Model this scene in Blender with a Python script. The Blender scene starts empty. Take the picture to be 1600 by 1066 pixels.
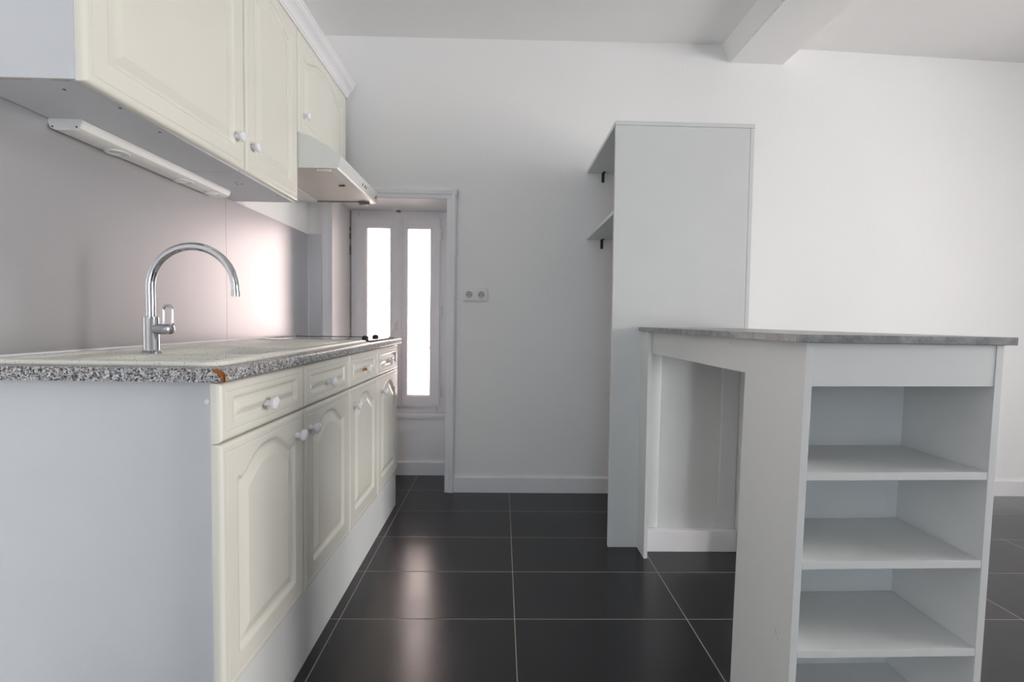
import bpy, bmesh, math, random
import numpy as np
from mathutils import Vector, Matrix, noise as mnoise
random.seed(7)
C = bpy.context.scene.collection
SC = bpy.context.scene

# ------------------------------------------------------------------ materials
def new_mat(name):
    m = bpy.data.materials.new(name); m.use_nodes = True
    nt = m.node_tree
    return m, nt, nt.nodes['Principled BSDF'], nt.nodes, nt.links

def lin(c):
    return tuple(((v/12.92) if v <= .04045 else ((v+.055)/1.055)**2.4) for v in c)

def plain(name, rgb, rough=.5, metal=0., var=.03, scale=6., bump=0., bscale=200., coat=0., spec=.5, coatr=.1):
    """surface with a faint large mottling and a fine bump"""
    m, nt, b, N, L = new_mat(name)
    tc = N.new('ShaderNodeTexCoord'); n = N.new('ShaderNodeTexNoise')
    n.inputs['Scale'].default_value = scale; n.inputs['Detail'].default_value = 4
    L.new(tc.outputs['Object'], n.inputs['Vector'])
    r = N.new('ShaderNodeValToRGB'); c = lin(rgb)
    r.color_ramp.elements[0].position = .3; r.color_ramp.elements[1].position = .7
    r.color_ramp.elements[0].color = (*[v*(1-var) for v in c], 1)
    r.color_ramp.elements[1].color = (*[min(1, v*(1+var)) for v in c], 1)
    L.new(n.outputs['Fac'], r.inputs['Fac']); L.new(r.outputs['Color'], b.inputs['Base Color'])
    b.inputs['Roughness'].default_value = rough; b.inputs['Metallic'].default_value = metal
    b.inputs['Coat Weight'].default_value = coat; b.inputs['Coat Roughness'].default_value = coatr
    b.inputs['Specular IOR Level'].default_value = spec
    if bump:
        n2 = N.new('ShaderNodeTexNoise'); n2.inputs['Scale'].default_value = bscale; n2.inputs['Detail'].default_value = 3
        L.new(tc.outputs['Object'], n2.inputs['Vector'])
        bp = N.new('ShaderNodeBump'); bp.inputs['Strength'].default_value = bump; bp.inputs['Distance'].default_value = .002
        L.new(n2.outputs['Fac'], bp.inputs['Height']); L.new(bp.outputs['Normal'], b.inputs['Normal'])
    return m

M = {}
M['wall'] = plain('painted_plaster', (.935,.935,.935), .75, bump=.25, bscale=60, var=.01, scale=2)
M['ceiling'] = plain('ceiling_paint', (.95,.945,.94), .85, bump=.2, bscale=50, var=.01, scale=2)
M['trim'] = plain('trim_gloss_paint', (.91,.91,.92), .35, var=.01)
M['upvc'] = plain('white_window_plastic', (.90,.89,.90), .35, var=.01)
M['cream'] = plain('cream_foil', (.88,.875,.838), .24, var=.015, scale=4, coat=.25, coatr=.12)
M['cream_side'] = plain('cream_edge', (.85,.85,.79), .4, var=.02)
M['melamine'] = plain('white_melamine', (.85,.86,.86), .45, var=.015, bump=.15, bscale=500)
M['melamine_cool'] = plain('white_melamine_carcass', (.80,.815,.835), .5, var=.02, bump=.15, bscale=500)
M['chipcore'] = plain('white_edge_band', (.84,.85,.84), .55, var=.05, scale=30)
M['knob'] = plain('white_ceramic', (.93,.93,.95), .12, var=.01, coat=.4)
M['brass'] = plain('worn_brass', (.72,.52,.25), .35, 1., var=.1, scale=80)
M['chrome'] = plain('chrome', (.80,.81,.83), .09, 1., var=.03, scale=30)
M['chrome_body'] = plain('chrome_body', (.78,.79,.81), .16, 1., var=.05, scale=60)
M['white_plastic'] = plain('white_plastic', (.90,.90,.89), .35, var=.01)
M['grey_plastic'] = plain('grey_plastic', (.45,.46,.44), .5, var=.05)
M['socket_shade'] = plain('socket_recess_shade', (.72,.72,.70), .4, var=.01)  # white plastic toned darker: the recess's shade is put into the colour
M['dark'] = plain('dark_hole', (.05,.045,.04), .7)
M['hood'] = plain('hood_white_enamel', (.86,.87,.86), .3, var=.015)
M['black_knob'] = plain('black_plastic', (.035,.033,.035), .45, var=.1)
M['black_glass'] = plain('black_ceramic_glass', (.03,.03,.035), .05, var=.1, coat=1., coatr=.03)
M['steel_dark'] = plain('dark_zinc_bracket', (.33,.34,.32), .45, .8, var=.1, scale=60)
M['brown_stain'] = plain('bare_wood_edge', (.74,.66,.52), .7, var=.1, scale=60)
M['shim'] = plain('brown_shim', (.42,.36,.31), .8, var=.15, scale=80)
M['joint'] = plain('old_joint_filler', (.66,.61,.55), .8, var=.1, scale=60)
M['caulk'] = plain('white_sealant', (.93,.93,.95), .3)
M['rail'] = plain('outside_rail_paint', (.62,.55,.55), .5)
M['alu'] = plain('aluminium_profile', (.83,.83,.85), .3, .9, var=.02)
M['lens'] = plain('lamp_reflector', (.85,.86,.87), .15, .8, var=.15, scale=200)

def chipboard():
    m, nt, b, N, L = new_mat('raw_chipboard')
    tc = N.new('ShaderNodeTexCoord'); v = N.new('ShaderNodeTexNoise'); v.inputs['Scale'].default_value = 350; v.inputs['Detail'].default_value = 4
    L.new(tc.outputs['Object'], v.inputs['Vector'])
    r = N.new('ShaderNodeValToRGB')
    r.color_ramp.elements[0].position = .35; r.color_ramp.elements[0].color = (*lin((.45,.24,.10)), 1)
    r.color_ramp.elements[1].position = .65; r.color_ramp.elements[1].color = (*lin((.72,.44,.20)), 1)
    L.new(v.outputs['Fac'], r.inputs['Fac']); L.new(r.outputs['Color'], b.inputs['Base Color'])
    b.inputs['Roughness'].default_value = .85
    return m
M['chip'] = chipboard()

def granite():
    m, nt, b, N, L = new_mat('speckled_granite_laminate')
    tc = N.new('ShaderNodeTexCoord')
    w = N.new('ShaderNodeTexNoise'); w.inputs['Scale'].default_value = 90; w.inputs['Detail'].default_value = 2
    L.new(tc.outputs['Object'], w.inputs['Vector'])
    mx = N.new('ShaderNodeMixRGB'); mx.blend_type = 'ADD'; mx.inputs['Fac'].default_value = .008
    L.new(tc.outputs['Object'], mx.inputs['Color1']); L.new(w.outputs['Color'], mx.inputs['Color2'])
    v = N.new('ShaderNodeTexVoronoi'); v.inputs['Scale'].default_value = 330
    L.new(mx.outputs['Color'], v.inputs['Vector'])
    s = N.new('ShaderNodeSeparateColor'); L.new(v.outputs['Color'], s.inputs['Color'])
    r = N.new('ShaderNodeValToRGB'); r.color_ramp.interpolation = 'CONSTANT'
    e = r.color_ramp.elements
    e[0].position = 0; e[0].color = (*lin((.17,.17,.20)), 1)
    e[1].position = .17; e[1].color = (*lin((.42,.42,.44)), 1)
    for p, c in ((.36,(.58,.58,.58)), (.55,(.70,.71,.72)), (.74,(.80,.82,.83)), (.88,(.66,.58,.54)), (.95,(.28,.27,.29))):
        q = e.new(p); q.color = (*lin(c), 1)
    L.new(s.outputs['Red'], r.inputs['Fac'])
    L.new(r.outputs['Color'], b.inputs['Base Color'])
    b.inputs['Roughness'].default_value = .33
    return m
M['granite'] = granite()

def resin():
    m, nt, b, N, L = new_mat('speckled_resin_sink')
    tc = N.new('ShaderNodeTexCoord'); v = N.new('ShaderNodeTexVoronoi'); v.inputs['Scale'].default_value = 260
    L.new(tc.outputs['Object'], v.inputs['Vector'])
    s = N.new('ShaderNodeSeparateColor'); L.new(v.outputs['Color'], s.inputs['Color'])
    g = N.new('ShaderNodeMath'); g.operation = 'GREATER_THAN'; g.inputs[1].default_value = .86
    L.new(s.outputs['Red'], g.inputs[0])
    h = N.new('ShaderNodeMath'); h.operation = 'LESS_THAN'; h.inputs[1].default_value = .32
    L.new(v.outputs['Distance'], h.inputs[0])
    mu = N.new('ShaderNodeMath'); mu.operation = 'MULTIPLY'
    L.new(g.outputs[0], mu.inputs[0]); L.new(h.outputs[0], mu.inputs[1])
    mx = N.new('ShaderNodeMixRGB'); mx.inputs['Color1'].default_value = (*lin((.86,.86,.825)), 1); mx.inputs['Color2'].default_value = (*lin((.52,.52,.47)), 1)
    L.new(mu.outputs[0], mx.inputs['Fac']); L.new(mx.outputs['Color'], b.inputs['Base Color'])
    b.inputs['Roughness'].default_value = .3
    return m
M['resin'] = resin()

def concrete():
    m, nt, b, N, L = new_mat('grey_stone_laminate')
    tc = N.new('ShaderNodeTexCoord')
    a = N.new('ShaderNodeTexNoise'); a.inputs['Scale'].default_value = 28; a.inputs['Detail'].default_value = 8; a.inputs['Roughness'].default_value = .7
    L.new(tc.outputs['Object'], a.inputs['Vector'])
    r = N.new('ShaderNodeValToRGB'); e = r.color_ramp.elements
    e[0].position = .32; e[0].color = (*lin((.42,.43,.44)), 1)
    e[1].position = .68; e[1].color = (*lin((.66,.67,.67)), 1)
    q = e.new(.5); q.color = (*lin((.56,.565,.57)), 1)
    L.new(a.outputs['Fac'], r.inputs['Fac']); L.new(r.outputs['Color'], b.inputs['Base Color'])
    b.inputs['Roughness'].default_value = .3
    return m
M['stone'] = concrete()

def brushed():
    m, nt, b, N, L = new_mat('brushed_steel')
    tc = N.new('ShaderNodeTexCoord'); mp = N.new('ShaderNodeMapping'); mp.inputs['Scale'].default_value = (1, 4, 500)
    L.new(tc.outputs['Object'], mp.inputs['Vector'])
    n = N.new('ShaderNodeTexNoise'); n.inputs['Scale'].default_value = 6; n.inputs['Detail'].default_value = 3
    L.new(mp.outputs['Vector'], n.inputs['Vector'])
    r = N.new('ShaderNodeMapRange'); r.inputs['To Min'].default_value = .38; r.inputs['To Max'].default_value = .44
    L.new(n.outputs['Fac'], r.inputs['Value']); L.new(r.outputs['Result'], b.inputs['Roughness'])
    r2 = N.new('ShaderNodeValToRGB')
    r2.color_ramp.elements[0].position = .2; r2.color_ramp.elements[0].color = (*lin((.765,.765,.775)), 1)
    r2.color_ramp.elements[1].position = .8; r2.color_ramp.elements[1].color = (*lin((.80,.80,.81)), 1)
    L.new(n.outputs['Fac'], r2.inputs['Fac']); L.new(r2.outputs['Color'], b.inputs['Base Color'])
    b.inputs['Metallic'].default_value = .85
    return m
M['steel'] = brushed()

GX0, GY0, TX, TY = .0589, 1.5554, .602, .3019
def tiles():
    m, nt, b, N, L = new_mat('anthracite_floor_tiles')
    g = N.new('ShaderNodeNewGeometry'); s = N.new('ShaderNodeSeparateXYZ'); L.new(g.outputs['Position'], s.inputs['Vector'])
    def math_(op, a, bb=None):
        n = N.new('ShaderNodeMath'); n.operation = op
        for i, v in enumerate((a, bb)):
            if v is None: continue
            if isinstance(v, (int, float)): n.inputs[i].default_value = v
            else: L.new(v, n.inputs[i])
        return n.outputs[0]
    def line(axis, o, t, half):
        u = math_('DIVIDE', math_('SUBTRACT', axis, o), t)
        f = math_('FRACT', math_('ADD', u, .5))
        d = math_('MULTIPLY', math_('ABSOLUTE', math_('SUBTRACT', f, .5)), t)
        return math_('LESS_THAN', d, half), math_('FLOOR', u), d
    lx, cx, dx = line(s.outputs['X'], GX0, TX, .0016)
    ly, cy, dy = line(s.outputs['Y'], GY0, TY, .0014)
    joint = math_('MAXIMUM', lx, ly)
    cv = N.new('ShaderNodeCombineXYZ'); L.new(cx, cv.inputs[0]); L.new(cy, cv.inputs[1])
    wn = N.new('ShaderNodeTexWhiteNoise'); L.new(cv.outputs[0], wn.inputs['Vector'])
    n = N.new('ShaderNodeTexNoise'); n.inputs['Scale'].default_value = 5; n.inputs['Detail'].default_value = 6
    L.new(g.outputs['Position'], n.inputs['Vector'])
    r = N.new('ShaderNodeValToRGB')
    r.color_ramp.elements[0].position = .3; r.color_ramp.elements[0].color = (*lin((.10,.098,.112)), 1)
    r.color_ramp.elements[1].position = .7; r.color_ramp.elements[1].color = (*lin((.135,.133,.148)), 1)
    mm = math_('ADD', math_('MULTIPLY', n.outputs['Fac'], .8), math_('MULTIPLY', wn.outputs['Value'], .2))
    L.new(mm, r.inputs['Fac'])
    mx = N.new('ShaderNodeMixRGB'); L.new(joint, mx.inputs['Fac']); L.new(r.outputs['Color'], mx.inputs['Color1'])
    mx.inputs['Color2'].default_value = (*lin((.60,.56,.52)), 1)
    L.new(mx.outputs['Color'], b.inputs['Base Color']); b.inputs['Specular IOR Level'].default_value = .68
    mr = N.new('ShaderNodeMapRange'); mr.inputs['To Min'].default_value = .17; mr.inputs['To Max'].default_value = .27
    L.new(n.outputs['Fac'], mr.inputs['Value'])
    L.new(math_('MAXIMUM', mr.outputs['Result'], math_('MULTIPLY', joint, .8)), b.inputs['Roughness'])
    hgt = math_('MINIMUM', math_('MINIMUM', dx, dy), .003)
    bp = N.new('ShaderNodeBump'); bp.inputs['Strength'].default_value = .4; bp.inputs['Distance'].default_value = .3
    n2 = N.new('ShaderNodeTexNoise'); n2.inputs['Scale'].default_value = 9; n2.inputs['Detail'].default_value = 5
    L.new(g.outputs['Position'], n2.inputs['Vector'])
    L.new(math_('ADD', hgt, math_('MULTIPLY', n2.outputs['Fac'], .0012)), bp.inputs['Height'])
    L.new(bp.outputs['Normal'], b.inputs['Normal'])
    return m
M['tiles'] = tiles()

def mesh_filter():
    m, nt, b, N, L = new_mat('perforated_filter_foil')
    tc = N.new('ShaderNodeTexCoord'); mp = N.new('ShaderNodeMapping'); mp.inputs['Rotation'].default_value = (0, 0, .785)
    L.new(tc.outputs['Object'], mp.inputs['Vector'])
    ck = N.new('ShaderNodeTexVoronoi'); ck.voronoi_dimensions = '2D'; ck.inputs['Scale'].default_value = 105; ck.inputs['Randomness'].default_value = 0
    L.new(mp.outputs['Vector'], ck.inputs['Vector'])
    r = N.new('ShaderNodeValToRGB')
    r.color_ramp.elements[0].position = .25; r.color_ramp.elements[0].color = (*lin((.55,.52,.49)), 1)
    r.color_ramp.elements[1].position = .42; r.color_ramp.elements[1].color = (*lin((.97,.95,.92)), 1)
    L.new(ck.outputs['Distance'], r.inputs['Fac']); L.new(r.outputs['Color'], b.inputs['Base Color'])
    b.inputs['Roughness'].default_value = .4; b.inputs['Metallic'].default_value = .3
    return m
M['filter'] = mesh_filter()

def glass():
    m, nt, b, N, L = new_mat('window_glass')
    N.remove(b)
    t = N.new('ShaderNodeBsdfTransparent'); gl = N.new('ShaderNodeBsdfGlossy'); gl.inputs['Roughness'].default_value = .02
    fr = N.new('ShaderNodeFresnel'); fr.inputs['IOR'].default_value = 1.45
    mx = N.new('ShaderNodeMixShader'); L.new(fr.outputs[0], mx.inputs[0]); L.new(t.outputs[0], mx.inputs[1]); L.new(gl.outputs[0], mx.inputs[2])
    # faint procedural streaks of dirt tint the transparency
    tc = N.new('ShaderNodeTexCoord'); n = N.new('ShaderNodeTexNoise'); n.inputs['Scale'].default_value = 4
    L.new(tc.outputs['Object'], n.inputs['Vector']); r = N.new('ShaderNodeValToRGB')
    r.color_ramp.elements[0].color = (.93,.93,.93,1); r.color_ramp.elements[1].color = (1,1,1,1)
    L.new(n.outputs['Fac'], r.inputs['Fac']); L.new(r.outputs['Color'], t.inputs['Color'])
    L.new(mx.outputs[0], N['Material Output'].inputs['Surface'])
    return m
M['glass'] = glass()

# ------------------------------------------------------------------ helpers
def link(o, parent=None):
    C.objects.link(o)
    if parent is not None: o.parent = parent
    return o

def obj(name, bm, mat, parent=None, smooth=False, angle=35, warp=None):
    """bmesh in world coordinates -> one mesh object whose origin is at its parent's (or its own) base"""
    if warp:
        for v in bm.verts: v.co = Vector(warp(*v.co))
    me = bpy.data.meshes.new(name)
    bmesh.ops.recalc_face_normals(bm, faces=bm.faces)
    if smooth:
        for f in bm.faces: f.smooth = True
    bm.to_mesh(me); bm.free()
    me.materials.append(M[mat])
    o = bpy.data.objects.new(name, me); C.objects.link(o)
    if smooth:
        me.set_sharp_from_angle(angle=math.radians(angle))
    reparent(o, parent)
    return o

def world_base(o):
    return o.get('_b', None)

BASES = {}
def total_base(o):
    b = Vector((0, 0, 0))
    while o is not None:
        b += BASES.get(o.name, Vector((0, 0, 0))); o = o.parent
    return b

def reparent(o, parent):
    """world-coordinate vertices are moved so that the object's own origin sits at the centre of its base"""
    me = o.data
    n = len(me.vertices); co = np.empty(n*3); me.vertices.foreach_get('co', co); co = co.reshape(-1, 3)
    lo, hi = co.min(0), co.max(0)
    w = Vector(((lo[0]+hi[0])/2, (lo[1]+hi[1])/2, lo[2]))
    co -= np.array(w); me.vertices.foreach_set('co', co.ravel()); me.update()
    if parent is not None:
        pw = Vector(parent['_w']) if '_w' in parent else Vector((0, 0, 0))
        o.parent = parent; o.location = w - pw
    else:
        o.location = w
    o['_w'] = list(w)

def thing(name, label, cat, loc, group=None):
    o = bpy.data.objects.new(name, None); C.objects.link(o)
    o.empty_display_size = .05; o.location = loc; o['_w'] = list(loc)
    o['label'] = label; o['category'] = cat
    if group: o['group'] = group
    return o

def tag(o, label, cat, group=None):
    o['label'] = label; o['category'] = cat
    if group: o['group'] = group
    return o

def struct(name, bm, m, parent=None, label=None, **k):
    o = obj(name, bm, m, parent, **k)
    if parent is None:
        o['kind'] = 'structure'
        if label: o['label'] = label
    return o

def B(): return bmesh.new()

def box(bm, x0, x1, y0, y1, z0, z1, bev=0., seg=2):
    r = bmesh.ops.create_cube(bm, size=1)
    vs = r['verts']
    for v in vs:
        v.co = Vector(((x0+x1)/2 + v.co.x*(x1-x0), (y0+y1)/2 + v.co.y*(y1-y0), (z0+z1)/2 + v.co.z*(z1-z0)))
    if bev:
        es = list({e for v in vs for e in v.link_edges})
        bmesh.ops.bevel(bm, geom=es, offset=bev, segments=seg, affect='EDGES', profile=.5)
    return bm

def bx(*a, **k): return box(B(), *a, **k)

def prism(bm, poly, axis, a, b):
    """poly: 2-D outline; extruded along axis from a to b. axis 'x': poly=(y,z); 'y': (x,z); 'z': (x,y)"""
    def P(p, t):
        return {'x': (t, p[0], p[1]), 'y': (p[0], t, p[1]), 'z': (p[0], p[1], t)}[axis]
    v0 = [bm.verts.new(P(p, a)) for p in poly]; v1 = [bm.verts.new(P(p, b)) for p in poly]
    n = len(poly)
    bm.faces.new(v0); bm.faces.new(v1[::-1])
    for i in range(n): bm.faces.new((v0[i], v0[(i+1) % n], v1[(i+1) % n], v1[i]))
    return bm

def lathe(bm, prof, seg=32, origin=(0,0,0), axis=(0,0,1)):
    """prof: list of (radius, height) along axis"""
    az = Vector(axis).normalized(); q = Vector((0,0,1)).rotation_difference(az)
    rings = []
    for r, h in prof:
        if r < 1e-6: rings.append([bm.verts.new(Vector(origin) + q @ Vector((0, 0, h)))])
        else: rings.append([bm.verts.new(Vector(origin) + q @ Vector((r*math.cos(2*math.pi*i/seg), r*math.sin(2*math.pi*i/seg), h))) for i in range(seg)])
    for A, Bn in zip(rings, rings[1:]):
        for i in range(seg):
            j = (i+1) % seg
            if len(A) == 1 and len(Bn) == 1: continue
            if len(A) == 1: bm.faces.new((A[0], Bn[i], Bn[j]))
            elif len(Bn) == 1: bm.faces.new((A[i], A[j], Bn[0]))
            else: bm.faces.new((A[i], A[j], Bn[j], Bn[i]))
    if len(rings[0]) > 1: bm.faces.new(rings[0][::-1])
    if len(rings[-1]) > 1: bm.faces.new(rings[-1])
    return bm

def tube(bm, pts, rad, seg=20, closed=False):
    pts = [Vector(p) for p in pts]; n = len(pts)
    rad = rad if isinstance(rad, (list, tuple)) else [rad]*n
    rings = []; up = None
    for i, p in enumerate(pts):
        if closed: t = (pts[(i+1) % n] - pts[i-1]).normalized()
        else: t = ((pts[min(i+1, n-1)] - pts[max(i-1, 0)])).normalized()
        if up is None:
            up = Vector((0, 1, 0)) if abs(t.y) < .9 else Vector((1, 0, 0))
        a = (up - t*up.dot(t)).normalized(); up = a; b = t.cross(a)
        rings.append([bm.verts.new(p + rad[i]*(a*math.cos(2*math.pi*k/seg) + b*math.sin(2*math.pi*k/seg))) for k in range(seg)])
    m = n if closed else n-1
    for i in range(m):
        A, Bn = rings[i], rings[(i+1) % n]
        for k in range(seg):
            bm.faces.new((A[k], A[(k+1) % seg], Bn[(k+1) % seg], Bn[k]))
    if not closed: bm.faces.new(rings[0][::-1]); bm.faces.new(rings[-1])
    return bm

# ------------------------------------------------------------------ room
YB, YW, XL = 2.744, 3.042, -1.14
XR, YR = 6.0, -3.0
ZC = 2.65
AX0, AX1, AZ = -.992, -.33, 1.733           # alcove opening
# floor
bm = B(); box(bm, XL-.2, XR+.2, YR-.2, YB+.45, -.12, 0)
struct('floor', bm, 'tiles', label='dark anthracite rectangular floor tiles with pale grout lines')
# ceiling, each bay sloped slightly to fit the lens distortion
bm = B()
prism(bm, [(XL-.2, 2.648), (1.29, 2.664), (1.29, 2.85), (XL-.2, 2.85)], 'y', YR-.2, YB+.3)
prism(bm, [(1.29, 2.664), (3.4, 2.597), (XR+.2, 2.597), (XR+.2, 2.85), (1.29, 2.85)], 'y', YR-.2, YB+.3)
struct('ceiling', bm, 'ceiling', label='white painted ceiling in two bays')
# beam
bm = B(); prism(bm, [(1.252, 2.70), (1.308, 2.562), (1.632, 2.558), (1.632, 2.70)], 'y', YR, YB)
bmesh.ops.bevel(bm, geom=[e for e in bm.edges if abs(e.verts[0].co.y-e.verts[1].co.y) > 1 and e.verts[0].co.z < 2.6], offset=.006, segments=2, affect='EDGES')
struct('trim_2', bm, 'ceiling', label='boxed white ceiling beam running towards the back wall')
# walls
struct('wall_left', bx(XL-.2, XL, YR, YB+.3, 0, ZC+.04), 'wall', label='white wall behind the kitchen units')
bm = B()
box(bm, XL, AX0, YB, YB+.42, 0, ZC+.03); box(bm, AX1, XR, YB, YB+.42, 0, ZC+.03)
box(bm, AX0, AX1, YB, YB+.42, AZ, ZC+.03)
prism(bm, [(YW+.004, 0), (YB+.42, 0), (YB+.42, .376), (YW+.004, .376)], 'x', AX0, AX1)
struct('wall_back', bm, 'wall', label='white back wall with a window niche')
# right wall with a window opening, rear wall with a window opening
RW = (-.68, .82, .08, 2.35)
bm = B()
box(bm, XR, XR+.2, YR, RW[0], 0, ZC); box(bm, XR, XR+.2, RW[1], YB, 0, ZC)
box(bm, XR, XR+.2, RW[0], RW[1], 0, RW[2]); box(bm, XR, XR+.2, RW[0], RW[1], RW[3], ZC)
struct('wall_right', bm, 'wall', label='white right wall outside the picture')
BW = (-.65, .35, .10, 2.20)
bm = B()
box(bm, XL, BW[0], YR-.2, YR, 0, ZC); box(bm, BW[1], XR, YR-.2, YR, 0, ZC)
box(bm, BW[0], BW[1], YR-.2, YR, 0, BW[2]); box(bm, BW[0], BW[1], YR-.2, YR, BW[3], ZC)
struct('wall_rear', bm, 'wall', label='white wall behind the camera')
def simple_window(name, rect, plane, pos, label):
    a, b, c, d = rect; t = .06
    bm = B()
    def bb(a0, a1, z0, z1):
        if plane == 'x': box(bm, pos, pos+.06, a0, a1, z0, z1, .004)
        else: box(bm, a0, a1, pos, pos+.06, z0, z1, .004)
    bb(a, a+t, c, d); bb(b-t, b, c, d); bb(a+t, b-t, c, c+t); bb(a+t, b-t, d-t, d)
    mid = (a+b)/2; bb(mid-.05, mid+.05, c+t, d-t)
    w = struct(name, bm, 'upvc', label=label)
    bm = B()
    def gg(a0, a1):
        if plane == 'x': box(bm, pos+.028, pos+.032, a0, a1, c+t, d-t)
        else: box(bm, a0, a1, pos+.028, pos+.032, c+t, d-t)
    gg(a+t, mid-.05); gg(mid+.05, b-t)
    obj('window_pane', bm, 'glass', w)
simple_window('window_2', RW, 'x', XR+.08, 'white framed window in the right wall')
simple_window('window_3', BW, 'y', YR-.14, 'white framed glazed door window behind the camera')

# baseboards
def skirting(poly_y0, x0, x1, h=.095, t=.014):
    bm = B(); prism(bm, [(poly_y0, 0), (poly_y0-t, 0), (poly_y0-t, h-.006), (poly_y0-t+.006, h), (poly_y0, h)], 'x', x0, x1)
    return bm
struct('baseboard_back', skirting(YB, -.305, XR-.01), 'trim', label='white baseboard along the back wall')
struct('baseboard_alcove', skirting(YW+.004, AX0+.002, AX1-.002, h=.09), 'trim', label='white baseboard under the window')
# casing around the niche
bm = B()
def casing_v(xi, xo):       # xi = inner edge, xo = outer edge
    s = 1 if xo > xi else -1; w = abs(xo-xi)
    pr = [(xi, YB), (xi, YB-.012), (xi+s*.004, YB-.016), (xi+s*w*.42, YB-.016), (xi+s*w*.5, YB-.020), (xi+s*w*.80, YB-.022), (xi+s*w*.92, YB-.017), (xo, YB-.012), (xo, YB)]
    prism(bm, pr, 'z', 0, 1.733+w)
casing_v(AX1, AX1+.059); casing_v(AX0, AX0-.066)
pr = [(YB, AZ), (YB-.012, AZ), (YB-.0165, AZ+.004), (YB-.0165, AZ+.025), (YB-.0205, AZ+.03), (YB-.0225, AZ+.048), (YB-.0175, AZ+.055), (YB-.012, AZ+.061), (YB, AZ+.061)]
prism(bm, pr, 'x', AX0-.066, AX1+.059)
struct('trim_1', bm, 'trim', label='white moulded casing around the window niche')

# ---- window in the niche
FX0, FX1, FZ0, FZ1 = -.984, -.3305, .418, 1.7325
y0 = YW
bm = B()
for a in ((FX0, FX0+.05, FZ0, FZ1), (-.420, FX1, FZ0, FZ1)): box(bm, a[0], a[1], y0, y0+.06, a[2], a[3], .003)
box(bm, FX0+.0505, -.4205, y0+.0005, y0+.06, FZ0, FZ0+.055, .002); box(bm, FX0+.0505, -.4205, y0+.0005, y0+.06, FZ1-.05, FZ1, .002)
win = struct('window_1', bm, 'upvc', label='narrow white double casement window in the niche')
bm = B(); box(bm, AX0+.003, AX1-.003, y0-.012, y0+.05, .376, .417, .006)
obj('window_sill', bm, 'trim', win, smooth=True)
def sash(name, x0, x1, gx0, gx1):
    bm = B(); ya, yb = y0-.022, y0+.035; z0, z1, gz0, gz1 = .461, 1.687, .536, 1.617
    # four mitred bars with a bevelled glazing edge
    for (o0, o1, i0, i1) in (((x0, z0), (x0, z1), (gx0, gz0), (gx0, gz1)), ((x1, z0), (x1, z1), (gx1, gz0), (gx1, gz1)),
                             ((x0, z0), (x1, z0), (gx0, gz0), (gx1, gz0)), ((x0, z1), (x1, z1), (gx0, gz1), (gx1, gz1))):
        m0 = (i0[0]+(.010 if o0[0] > i0[0] else -.010)*(1), i0[1]+(.010 if o0[1] > i0[1] else -.010))
        m1 = (i1[0]+(.010 if o1[0] > i1[0] else -.010)*(1), i1[1]+(.010 if o1[1] > i1[1] else -.010))
        V = [bm.verts.new((p[0], y, p[1])) for p, y in ((o0, ya), (o1, ya), (m1, ya), (m0, ya), (i1, ya+.014), (i0, ya+.014), (i1, yb), (i0, yb), (o1, yb), (o0, yb))]
        for f in ((0,1,2,3), (3,2,4,5), (5,4,6,7), (7,6,8,9), (9,8,1,0)): bm.faces.new([V[i] for i in f])
    s = obj(name, bm, 'upvc', win)
    g = obj('window_pane', bx(gx0-.004, gx1+.004, y0+.005, y0+.009, gz0-.004, gz1+.004), 'glass', s)
    return s
s1 = sash('sash', -.948, -.708, -.878, -.731)
s2 = sash('sash', -.652, -.408, -.616, -.471)
bm = B(); box(bm, -.712, -.650, y0-.034, y0-.002, .463, 1.685, .006)
box(bm, -.663, -.650, y0-.038, y0-.03, .463, 1.685, .002)
obj('meeting_stile', bm, 'upvc', win, smooth=True)
for x, zz, s in ((-.958, 1.607, s1), (-.958, 1.09, s1), (-.400, 1.580, s2), (-.398, 1.083, s2), (-.399, .565, s2)):
    bm = B(); tube(bm, [(x, y0-.024, zz-.036), (x, y0-.024, zz-.002)], .0075, 12); tube(bm, [(x, y0-.024, zz+.002), (x, y0-.024, zz+.036)], .0075, 12)
    box(bm, x-.002, x+.010 if x < -.7 else x+.002, y0-.02, y0+.002, zz-.03, zz+.03)
    obj('hinge', bm, 'white_plastic', win, smooth=True)
bm = B(); box(bm, -.696, -.674, y0-.044, y0-.034, .955, 1.025, .004)
h = obj('window_handle', bm, 'white_plastic', win, smooth=True)
bm = B(); tube(bm, [(-.685, y0-.04, 1.003), (-.685, y0-.062, 1.003), (-.688, y0-.075, .995), (-.696, y0-.08, .965), (-.706, y0-.08, .93), (-.712, y0-.078, .90), (-.713, y0-.076, .885)], [.008,.009,.010,.009,.008,.007,.006], 14)
obj('lever', bm, 'white_plastic', h, smooth=True)
bm = B(); box(bm, -.690, -.664, y0-.02, y0+.0, 1.722, 1.733, .003); obj('latch', bm, 'grey_plastic', win)
bm = B()
for a, b in ((1.545, 1.582), (1.445, 1.505), (1.60, 1.62)): box(bm, AX0+.0005, AX0+.006, y0-.006, y0+.01, a, b)
obj('packing_shim', bm, 'shim', win)
bm = B(); box(bm, AX0+.0006, FX0-.0002, y0-.001, y0+.02, .42, 1.73); obj('frame_joint', bm, 'joint', win)
# rail outside
bm = B(); tube(bm, [(-1.4, 3.45, .832), (.2, 3.45, .815)], .016, 12)
for x in (-1.3, .1): tube(bm, [(x, 3.45, -.1), (x, 3.45, .82)], .012, 10)
tag(obj('guard_rail', bm, 'rail', smooth=True), 'thin reddish metal guard rail outside behind the right window pane', 'rail')

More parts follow.
